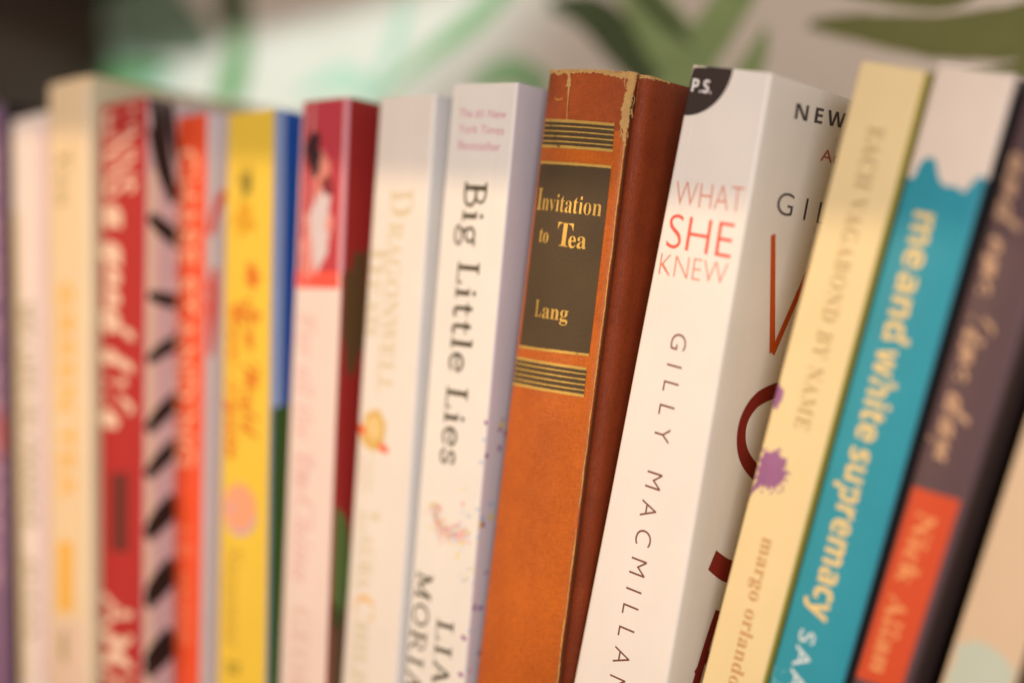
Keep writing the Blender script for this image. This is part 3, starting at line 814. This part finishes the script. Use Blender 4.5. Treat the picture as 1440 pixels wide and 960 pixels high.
for k in range(46):
    s0 = random.uniform(0.5, w_ + 10); ln = random.uniform(.5, 1.6)
    b.ribbon("loose_thread", [(s0, h_ - random.uniform(.2, 1.2)), (s0 + random.uniform(-.4, .4), h_ - .2), (s0 + random.uniform(-.7, .7), h_ + .2)], [.12, .18, .08], FRAY, off=random.uniform(.3, .7), seg=4, cross=1)
for k in range(22):
    z0 = h_ - random.uniform(1, 17); s0 = w_ - .8 + random.uniform(-1.5, 1.5)
    b.ribbon("loose_thread", [(s0, z0), (s0 + random.uniform(-.5, .5), z0 - 1.2), (s0 + random.uniform(-.8, .8), z0 - random.uniform(1.8, 3.4))], [.15, .3, .08], FRAY, off=random.uniform(.3, .6), seg=4, cross=1)

# white novel with thin red title
b = Book("paperback_book", "white paperback titled What She Knew in thin red capitals, black disc in its top corner", -261.40, 0, 7.46, 13.27, 210.8, 32.5, 25.1,
         paper("white matt cover", (0.82, 0.755, 0.69), rough=0.35, coat=0.25), creases=((4.2, .05, .5), (21.5, .05, .5)), right=paper("grey white gloss cover", (0.82, 0.78, 0.71), rough=0.25, coat=0.9), rad=1.0, thick=0.5)
blackps = paper("charcoal ink", (0.045, 0.030, 0.026), rough=0.4)
b.blob("corner_disc", (0.0, b.h - 0.05), 13.4, 13.8, blackps, a0=1.5 * math.pi, a1=2 * math.pi, n=24, rings=8)
b.text("emblem_lettering", "P.S.", (1.2, 203.6), (7.9, 203.6), 3.5, paper("white ink", (0.85, 0.8, 0.78)), 'bold', off=0.12, thin=0.004)
tr_ = paper("thin red ink", (0.72, 0.22, 0.13))
b.text("title_lettering", "WHAT", (2.7, 172.3), (23.5, 173.5), 7.0, tr_, 'sans', thin=-0.021)
b.text("title_lettering", "SHE", (2.6, 160.5), (22.5, 161.0), 9.6, paper("red ink", (0.74, 0.10, 0.06)), 'sans', thin=-0.012)
b.text("title_lettering", "KNEW", (2.0, 152.7), (22.6, 153.7), 6.2, tr_, 'sans', thin=-0.021)
dk = paper("brown ink", (0.20, 0.075, 0.05))
b.text("author_lettering", "GILLY MACMILLAN", (9.7, 138.1), (9.8, 33.7), 4.6, dk, 'sans', thin=-0.012, space=1.75)
b.ribbon("worn_corner", [(0.1, b.h - 4), (0.2, b.h - .6), (1.8, b.h - .3), (5, b.h - .15)], [0.5, 1.2, .8, .3], CARD, off=0.15, seg=8, jag=0.3)
gk = paper("grey black ink", (0.06, 0.05, 0.045))
b.text("cover_lettering", "NEW", (40.9, 201.1), (69.7, 202.4), 4.2, gk, 'bold', space=1.35)
b.text("cover_lettering", "An", (59.0, 191.9), (70.6, 192.0), 3.4, paper("dull red ink", (0.45, 0.09, 0.06)), 'sans')
b.text("cover_lettering", "GILLY", (39.5, 175.1), (93.9, 173.6), 6.2, gk, 'sans', thin=-0.008, space=1.6)
vr = paper("rust ink", (0.52, 0.085, 0.012))
b.ribbon("cover_title_stroke", [(40.3, 169.3), (51.1, 136.6)], [2.4, 3.0], vr, seg=20, off=0.09)
b.ribbon("cover_title_stroke", [(51.3, 136.2), (63.2, 159.8), (72.3, 176.0)], [2.6, 2.4, 2.4], vr, seg=12, off=0.11)
mr_ = paper("maroon ink", (0.22, 0.022, 0.014))
b.ribbon("cover_title_stroke", [(60.4, 126.3), (47.1, 122.7), (41.7, 115.6), (45.3, 106.8), (58.1, 99.5), (70.2, 98.3)], [4.6] * 6, mr_, seg=8, off=0.09)
b.ribbon("cover_title_stroke", [(37.7, 76.9), (47.0, 72.8), (59.0, 70.3)], [6, 6.5, 7], mr_, seg=8, off=0.09)
b.ribbon("cover_title_stroke", [(46.1, 61.0), (43.5, 52.4), (40.6, 39.6), (38.8, 29.7)], [3.4, 3.6, 4, 4], mr_, seg=8, off=0.09)
b.ribbon("cover_title_stroke", [(39.7, 42.8), (43.7, 46.8), (49.2, 49.0)], [3, 3, 3], mr_, seg=8, off=0.11)

# cream yellow book
b = Book("paperback_book", "cream yellow paperback with tan capitals and a purple ink splash on its spine", -224.74, 6, 4.99, 16.13, 211.2, 18.0, 18.4,
         paper("cream yellow cover", (0.80, 0.63, 0.34), rough=0.4), left=paper("deep cream cover", (0.84, 0.66, 0.34)), right=paper("olive gold cover", (0.50, 0.40, 0.07)))
tn = paper("tan ink", (0.50, 0.36, 0.17))
b.text("title_lettering", "EACH VAGABOND BY NAME", (7.2, 195.6), (8.0, 115.4), 4.5, tn, 'serif', space=1.1)
b.text("author_lettering", "margo orlando littell", (7.4, 84.4), (8.7, 24.1), 4.0, paper("tan brown ink", (0.56, 0.30, 0.11)), 'serif', space=1.05)
pur = paper("violet ink splash", (0.30, 0.12, 0.25), mottle=0.45)
b.blob("ink_splash", (4.8, 102.5), 4.6, 5.2, pur, rough=0.28, n=60, freq=5)
b.blob("ink_splash", (0.5, 121.9), 1.9, 3.2, pur, rough=0.3)
sp = (4.4, 101.5)
b.ribbon("ink_splash", [(sp[0] - 2, sp[1] - 3), (sp[0] - 3.8, sp[1] - 6.5), (sp[0] - 4.6, sp[1] - 9.5)], [2, 0.9, 0.3], pur, off=0.09)
for k in range(34):
    a_ = random.random() * 6.28; q_ = random.uniform(4.2, 7.0)
    b.blob("ink_splash", (sp[0] + .4 + q_ * math.cos(a_) * .85, sp[1] + .6 + q_ * math.sin(a_)), random.uniform(.15, .55), random.uniform(.15, .55), pur, n=7, rings=1, rough=0.3)

# teal book
b = Book("paperback_book", "teal paperback with bold yellow lettering and a torn edged cream head", -205.36, 7, 6.01, 16.50, 207.3, 21.2, 21.2,
         paper("teal cover", (0.030, 0.29, 0.38), mottle=0.12), right=paper("dark slate cover", (0.03, 0.035, 0.038)), left=paper("teal side cover", (0.03, 0.2, 0.2)), rad=2.2, bulge=0.8)
tore = [(-0.7, 180.0), (0.9, 178.6), (2.7, 179.0), (3.5, 182.6), (5.3, 184.4), (7.3, 183.9), (9.2, 180.3), (11.2, 178.5), (13.6, 178.8), (15.2, 178.5), (16.6, 178.0), (17.8, 180.6), (19.4, 182.6), (20.7, 182.4), (22.0, 181.8)]
tore = [(max(0.1, p[0]), p[1]) for p in tore]
tore = [(p[0] * (b.w + 1.0) / tore[-1][0], p[1]) for p in tore]
fine = catmull(tore, 4)
b.column("torn_cream_head", fine, [(p[0], b.h - .1) for p in fine], paper("cream head ink", (0.78, 0.66, 0.56)))
yl = paper("yellow ink", (0.82, 0.60, 0.24))
b.text("title_lettering", "me", (5.6, 170.9), (6.1, 156.9), 7.0, yl, 'bold', thin=0.004)
b.text("title_lettering", "and", (5.9, 155.6), (6.1, 138.0), 7.0, yl, 'bold', thin=0.004)
b.text("title_lettering", "white", (5.9, 136.0), (6.2, 111.6), 7.0, yl, 'bold', thin=0.004)
b.text("title_lettering", "supremacy", (6.0, 109.4), (6.7, 62.6), 7.0, yl, 'bold', thin=0.004)
b.text("author_lettering", "SAAD", (5.7, 58.6), (6.6, 34.7), 4.6, paper("pale blue ink", (0.66, 0.74, 0.76)), 'sans', thin=0.004, space=1.2)
b.text("author_lettering", "LAYLA", (0.6, 45.6), (1.1, 30.1), 4, paper("pale teal ink", (0.20, 0.45, 0.48)), 'sans')

# dark mauve book
b = Book("paperback_book", "dark mauve paperback with tan script title and a red orange label low on its spine", -183.28, 8, 4.39, 17.06, 200.8, 15.0, 17.9,
         paper("dark mauve cover", (0.105, 0.062, 0.070), mottle=0.1), right=paper("dark brown cover", (0.055, 0.036, 0.034)), bulge=1.2, rad=2.5)
ta = paper("tan script ink", (0.52, 0.32, 0.20))
b.text("title_lettering", "and one fine day", (1.7, 184.8), (4.7, 108.0), 7.6, ta, 'script', thin=0.02)
b.quad("red_label", (1.3, 47.6), (15.5, 49.4), (15.5, 100.7), (1.7, 99.9), paper("red orange label ink", (0.60, 0.075, 0.025)), 10, 16, off=0.08)
b.text("author_lettering", "Nick", (5.3, 94.8), (4.9, 75.7), 5.6, paper("orange tan ink", (0.76, 0.32, 0.12)), 'serif', off=0.14, thin=0.006)
b.text("author_lettering", "Allan", (4.7, 72.3), (5.2, 51.2), 5.6, paper("orange tan ink", (0.76, 0.32, 0.12)), 'serif', off=0.14, thin=0.006)

# beige book at the right edge
b = Book("paperback_book", "plain beige paperback with a mint disc, cut off at the right edge", -161.79, 12, 5.60, 18.04, 194.6, 18.1, 16.6,
         paper("beige cover", (0.64, 0.48, 0.33)), left=paper("gold beige side", (0.5, 0.36, 0.16)), right=paper("brown side", (0.12, 0.07, 0.03)))
b.blob("mint_disc", (8.4, 50.5), 9.5, 10.5, paper("pale disc ink", (0.50, 0.55, 0.46)), rough=0.03)
